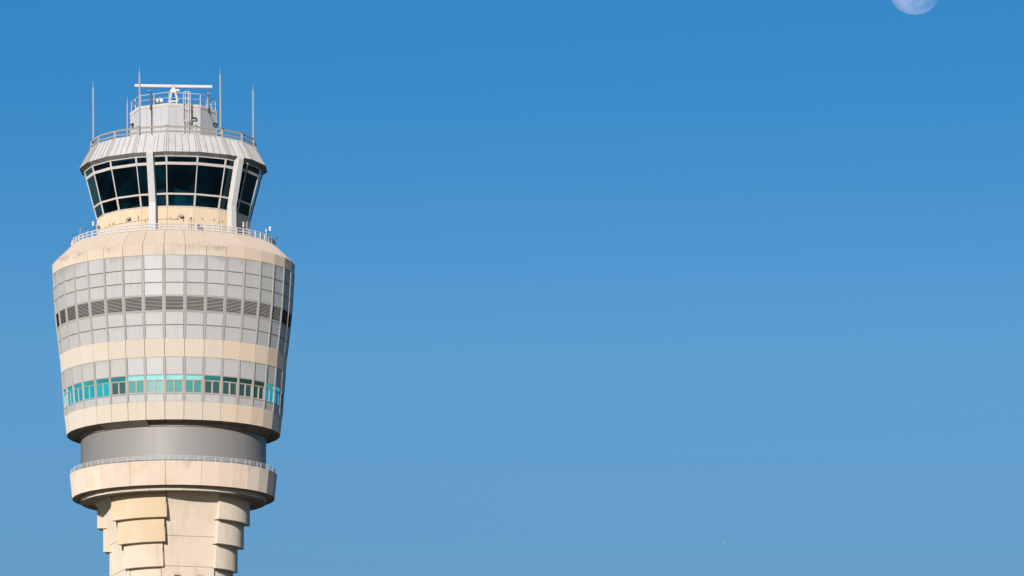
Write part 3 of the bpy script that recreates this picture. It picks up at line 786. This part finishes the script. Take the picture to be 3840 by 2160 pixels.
def cam_head(b, c_, k=1.0):
    b.lathe([(0, 0), (.075*k, 0), (.085*k, .10*k), (.08*k, .22*k), (.10*k, .26*k), (.115*k, .34*k), (.10*k, .43*k), (.05*k, .475*k), (0, .485*k)], c_, 14)
def camera_thing(name_label, loc, rotz): return thing('security_camera', name_label, 'camera', loc, rotz, 'white security cameras along the gallery')
t_ = camera_thing('white camera on a black bracket at the left end of the cab wall', (-7.72, -1.0, 104.05), 0)
b = MB(); cam_head(b, (-.31, 0, .58)); b.build('camera_head', M['white'], t_)
b = MB(); b.tube([(-.31, 0, .60), (-.31, 0, .50), (-.03, 0, .46)], .03, 6); b.build('arm', M['blackp'], t_)
b = MB(); b.box((.04, 0, .2), (.14, .3, 1.0)); b.lathe([(0, .7), (.06, .7), (.05, .8), (0, .82)], (.04, 0, 0), 8); b.build('mounting_box', M['galv'], t_)
t_ = camera_thing('white camera on a thin pole behind the middle of the gallery railing', (1.76, -9.55, 102.45), 0)
b = MB(); cam_head(b, (0, 0, 1.40), .98); b.build('camera_head', M['white'], t_)
b = MB(); b.tube([(-.10, -.10, 1.66), (-.10, -.122, 1.66)], .03, 8); b.X = Matrix.Translation((.1, 0, .0)); b.build('camera_lens', M['blackp'], t_)
b = MB(); b.tube([(0, 0, 1.28), (0, 0, 1.42)], .085, 10, r2=.05); b.tube([(0, 0, 0), (0, 0, 1.3)], .025, 6); b.build('pole', M['blackp'], t_)
b = MB()
for s_ in (-1, 1): b.beam((s_ * .24, 0, 0), (s_ * .24, 0, 1.12), .03, .03)
b.beam((-.255, 0, 1.13), (.255, 0, 1.13), .03, .03); b.beam((-.24, 0, .6), (.24, 0, .6), .03, .03); b.build('support_frame', M['darkm'], t_)
t_ = camera_thing('larger white camera on a black side arm at the right end of the gallery', (9.22, -3.3, 102.45), 0)
b = MB(); cam_head(b, (.38, 0, 1.22), 1.0); b.build('camera_head', M['white'], t_)
b = MB(); b.tube([(.38, 0, 1.24), (.38, 0, 1.14), (.05, 0, 1.10)], .032, 6); b.build('arm', M['blackp'], t_)
b = MB(); b.tube([(0, 0, .9), (0, 0, 1.15)], .04, 8)
for s_ in (-1, 1): b.tube([(0, 0, .95), (s_ * .2, 0, .1)], .025, 6)
b.build('tripod', M['galv'], t_)
b = MB(); cam_head(b, (0, 0, 1.10), .66); b.build('side_camera_head', M['white'], t_)

ord_ = ['leftmost', 'second from the left', 'third from the left', 'fourth from the left', 'fifth from the left', 'fifth from the right', 'fourth from the right', 'third from the right', 'second from the right', 'rightmost']
angs = [-94.5, -76.5, -56.5, -35.1, -15.4, 5.5, 25.6, 46.6, 64, 84]
ord_ = [w for w in ord_]
s0 = None
for i, a in enumerate(angs):
    lab = 'short black-tipped rod on the gallery railing, ' + ord_[i] + (' of the ten' if i in (0, 9) else '')
    if s0 is None:
        s0 = thing('marker_rod', lab, 'rod', pol(10.26, a, 102.45), R_(a), 'short black-tipped rods along the gallery railing')
        b = MB(); b.tube([(0, 0, 0), (0, -.0, .70), (0, -.06, .82)], .018, 6); b.build('rod_stem', M['white'], s0)
        b = MB(); b.tube([(0, -.06, .82), (0, -.16, 1.06)], .032, 8); b.build('rod_tip', M['blackp'], s0)
    else: copy_thing(s0, lab, pol(10.26, a, 102.45), R_(a))
b = MB(); b.tube([(0, 0, 0), (0, 0, 2.25)], .032, 6)
simple('whip_antenna', 'thin grey upright antenna behind the left bend of the gallery railing', 'antenna', b, M['galv'], (-9.33, 0, 102.45))
b = MB(); b.tube([(0, 0, 0), (0, 0, .95)], .012, 6, 1); b.box((0, -.04, 1.2), (.12, .08, .52)); b.box((0, .03, 1.0), (.3, .04, .05), 1)
simple('panel_antenna', 'narrow white panel antenna on the shaded cab wall right of the second column', 'antenna', b, [M['white'], M['darkm']], on_facet(65.5, AP18 + .35, -.7, 103.0), R_(40))
b = MB(); b.box((0, 0, .14), (.55, .35, .28)); b.box((.0, 0, .33), (.2, .2, .1)); b.tube([(-.2, 0, 0), (-.2, 0, .55)], .03, 6)
simple('equipment_box', 'dark equipment box on the gallery floor right of the pole camera', 'equipment box', b, M['darkm'], (2.75, -9.3, 102.45))

# ------------------------------------------------------------------ camera
CAM = Vector((0, -559, -4.07)); PITCH = R_(10.4)
cam = bpy.data.cameras.new('camera'); co = bpy.data.objects.new('camera', cam); COL.objects.link(co)
co.location = CAM; co.rotation_euler = (math.pi / 2 + PITCH, 0, 0)
cam.lens = 200; cam.sensor_width = 36; cam.shift_x = .3306; cam.clip_start = 1; cam.clip_end = 150000
SC.camera = co

# ------------------------------------------------------------------ moon and far aircraft
MOON_AZ, MOON_EL, MOON_D = R_(7.62), R_(13.295), 40000.
def skydir(az, el): return Vector((math.sin(az) * math.cos(el), math.cos(az) * math.cos(el), math.sin(el)))
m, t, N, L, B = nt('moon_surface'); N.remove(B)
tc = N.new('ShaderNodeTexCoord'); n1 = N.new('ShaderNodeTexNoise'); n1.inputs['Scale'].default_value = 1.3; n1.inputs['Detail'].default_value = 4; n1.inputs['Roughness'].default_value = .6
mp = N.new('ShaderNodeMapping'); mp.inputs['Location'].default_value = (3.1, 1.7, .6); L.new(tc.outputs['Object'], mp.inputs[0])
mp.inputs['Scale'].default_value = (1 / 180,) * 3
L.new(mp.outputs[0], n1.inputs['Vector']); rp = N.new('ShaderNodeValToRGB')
sxm = N.new('ShaderNodeSeparateXYZ'); L.new(tc.outputs['Object'], sxm.inputs[0]); mm = N.new('ShaderNodeMath'); mm.operation = 'MULTIPLY_ADD'   # noise gives the seas; phase shade is painted in, darker to the right
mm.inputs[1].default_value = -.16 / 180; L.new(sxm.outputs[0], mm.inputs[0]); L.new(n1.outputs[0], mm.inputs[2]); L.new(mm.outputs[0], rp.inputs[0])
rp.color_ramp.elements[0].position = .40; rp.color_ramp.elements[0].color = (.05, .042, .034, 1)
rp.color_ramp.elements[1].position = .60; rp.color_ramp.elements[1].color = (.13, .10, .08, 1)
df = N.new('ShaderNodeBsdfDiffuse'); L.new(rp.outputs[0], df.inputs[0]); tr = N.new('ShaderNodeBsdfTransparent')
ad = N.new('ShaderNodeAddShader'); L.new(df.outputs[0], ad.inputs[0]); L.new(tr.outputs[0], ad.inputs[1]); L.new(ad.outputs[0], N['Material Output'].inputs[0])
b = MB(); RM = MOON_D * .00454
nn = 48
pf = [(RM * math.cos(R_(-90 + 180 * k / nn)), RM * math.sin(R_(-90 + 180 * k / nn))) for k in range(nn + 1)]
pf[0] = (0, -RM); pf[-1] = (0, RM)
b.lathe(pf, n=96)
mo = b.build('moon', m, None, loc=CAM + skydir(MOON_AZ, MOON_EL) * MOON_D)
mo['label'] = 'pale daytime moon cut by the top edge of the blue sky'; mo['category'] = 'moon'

AD = 42000.
AL = CAM + skydir(R_(5.57), R_(7.80)) * AD
t_ = thing('aircraft', 'tiny pale aircraft far away in the empty lower sky', 'aircraft', AL, R_(50)); t_.scale = (.7, .7, .7)
b = MB(); b.tube([(-19, 0, 0), (-16, 0, .3), (14, 0, .3), (19, 0, 1.8)], 2.0, 10); b.build('fuselage', M['white'], t_)
b = MB()
for s_ in (-1, 1): b.slab([(4, s_ * 1.5, -.5), (-3, s_ * 1.5, -.5), (-9, s_ * 17, .8), (-6.5, s_ * 17, .8)][::s_], .5, 0, back=True)
b.build('wing', M['white'], t_)
b = MB(); b.slab([(12, 0, 2), (18, 0, 2), (20, 0, 7.5), (17.5, 0, 7.5)], .4, 0, back=True); b.build('tail_fin', M['white'], t_)

# ------------------------------------------------------------------ light
SAZ, SEL = -17.0, 15.3
sd = Vector((math.sin(R_(SAZ)) * math.cos(R_(SEL)), -math.cos(R_(SAZ)) * math.cos(R_(SEL)), math.sin(R_(SEL))))
ld = bpy.data.lights.new('sun', 'SUN'); ld.energy = 4.45; ld.angle = R_(.53); ld.color = (1, .95, .905)
lo = bpy.data.objects.new('sun', ld); COL.objects.link(lo); lo.location = sd * 400; lo.rotation_euler = sd.to_track_quat('Z', 'Y').to_euler()
w = bpy.data.worlds.new('World'); SC.world = w; w.use_nodes = True
N, L = w.node_tree.nodes, w.node_tree.links; bg = N['Background']
sk = N.new('ShaderNodeTexSky'); sk.sky_type = 'NISHITA'; sk.sun_disc = False
sk.sun_elevation = R_(SEL); sk.sun_rotation = R_(180 + 17); sk.altitude = 300; sk.air_density = 1.0; sk.dust_density = .6; sk.ozone_density = 2.5
hs = N.new('ShaderNodeHueSaturation'); hs.inputs['Saturation'].default_value = 1.3; L.new(sk.outputs[0], hs.inputs['Color'])
g_ = N.new('ShaderNodeTexCoord'); sx = N.new('ShaderNodeSeparateXYZ'); L.new(g_.outputs['Generated'], sx.inputs[0])
hz = N.new('ShaderNodeValToRGB'); L.new(sx.outputs[2], hz.inputs[0])            # warm dusty air low down, clear deep blue above
el = hz.color_ramp.elements; el[0].position = 0; el[0].color = (.50, .48, .55, 1); el[1].position = 1; el[1].color = (.55, .66, .8, 1)
for p_, c_ in ((.12, (.43, .50, .635, 1)), (.17, (.50, .64, .76, 1)), (.218, (.26, .59, .765, 1)), (.34, (.40, .62, .8, 1))):
    e_ = el.new(p_); e_.color = c_
mxs = N.new('ShaderNodeMix'); mxs.data_type = 'RGBA'; mxs.blend_type = 'MULTIPLY'; mxs.inputs[0].default_value = 1
L.new(hs.outputs[0], mxs.inputs[6]); L.new(hz.outputs[0], mxs.inputs[7]); L.new(mxs.outputs[2], bg.inputs[0]); bg.inputs[1].default_value = .12
SC.view_settings.view_transform = 'Standard'; SC.view_settings.look = 'None'; SC.view_settings.exposure = 0; SC.view_settings.gamma = 1
SC.cycles.use_adaptive_sampling = True; SC.cycles.max_bounces = 8; SC.cycles.transparent_max_bounces = 12
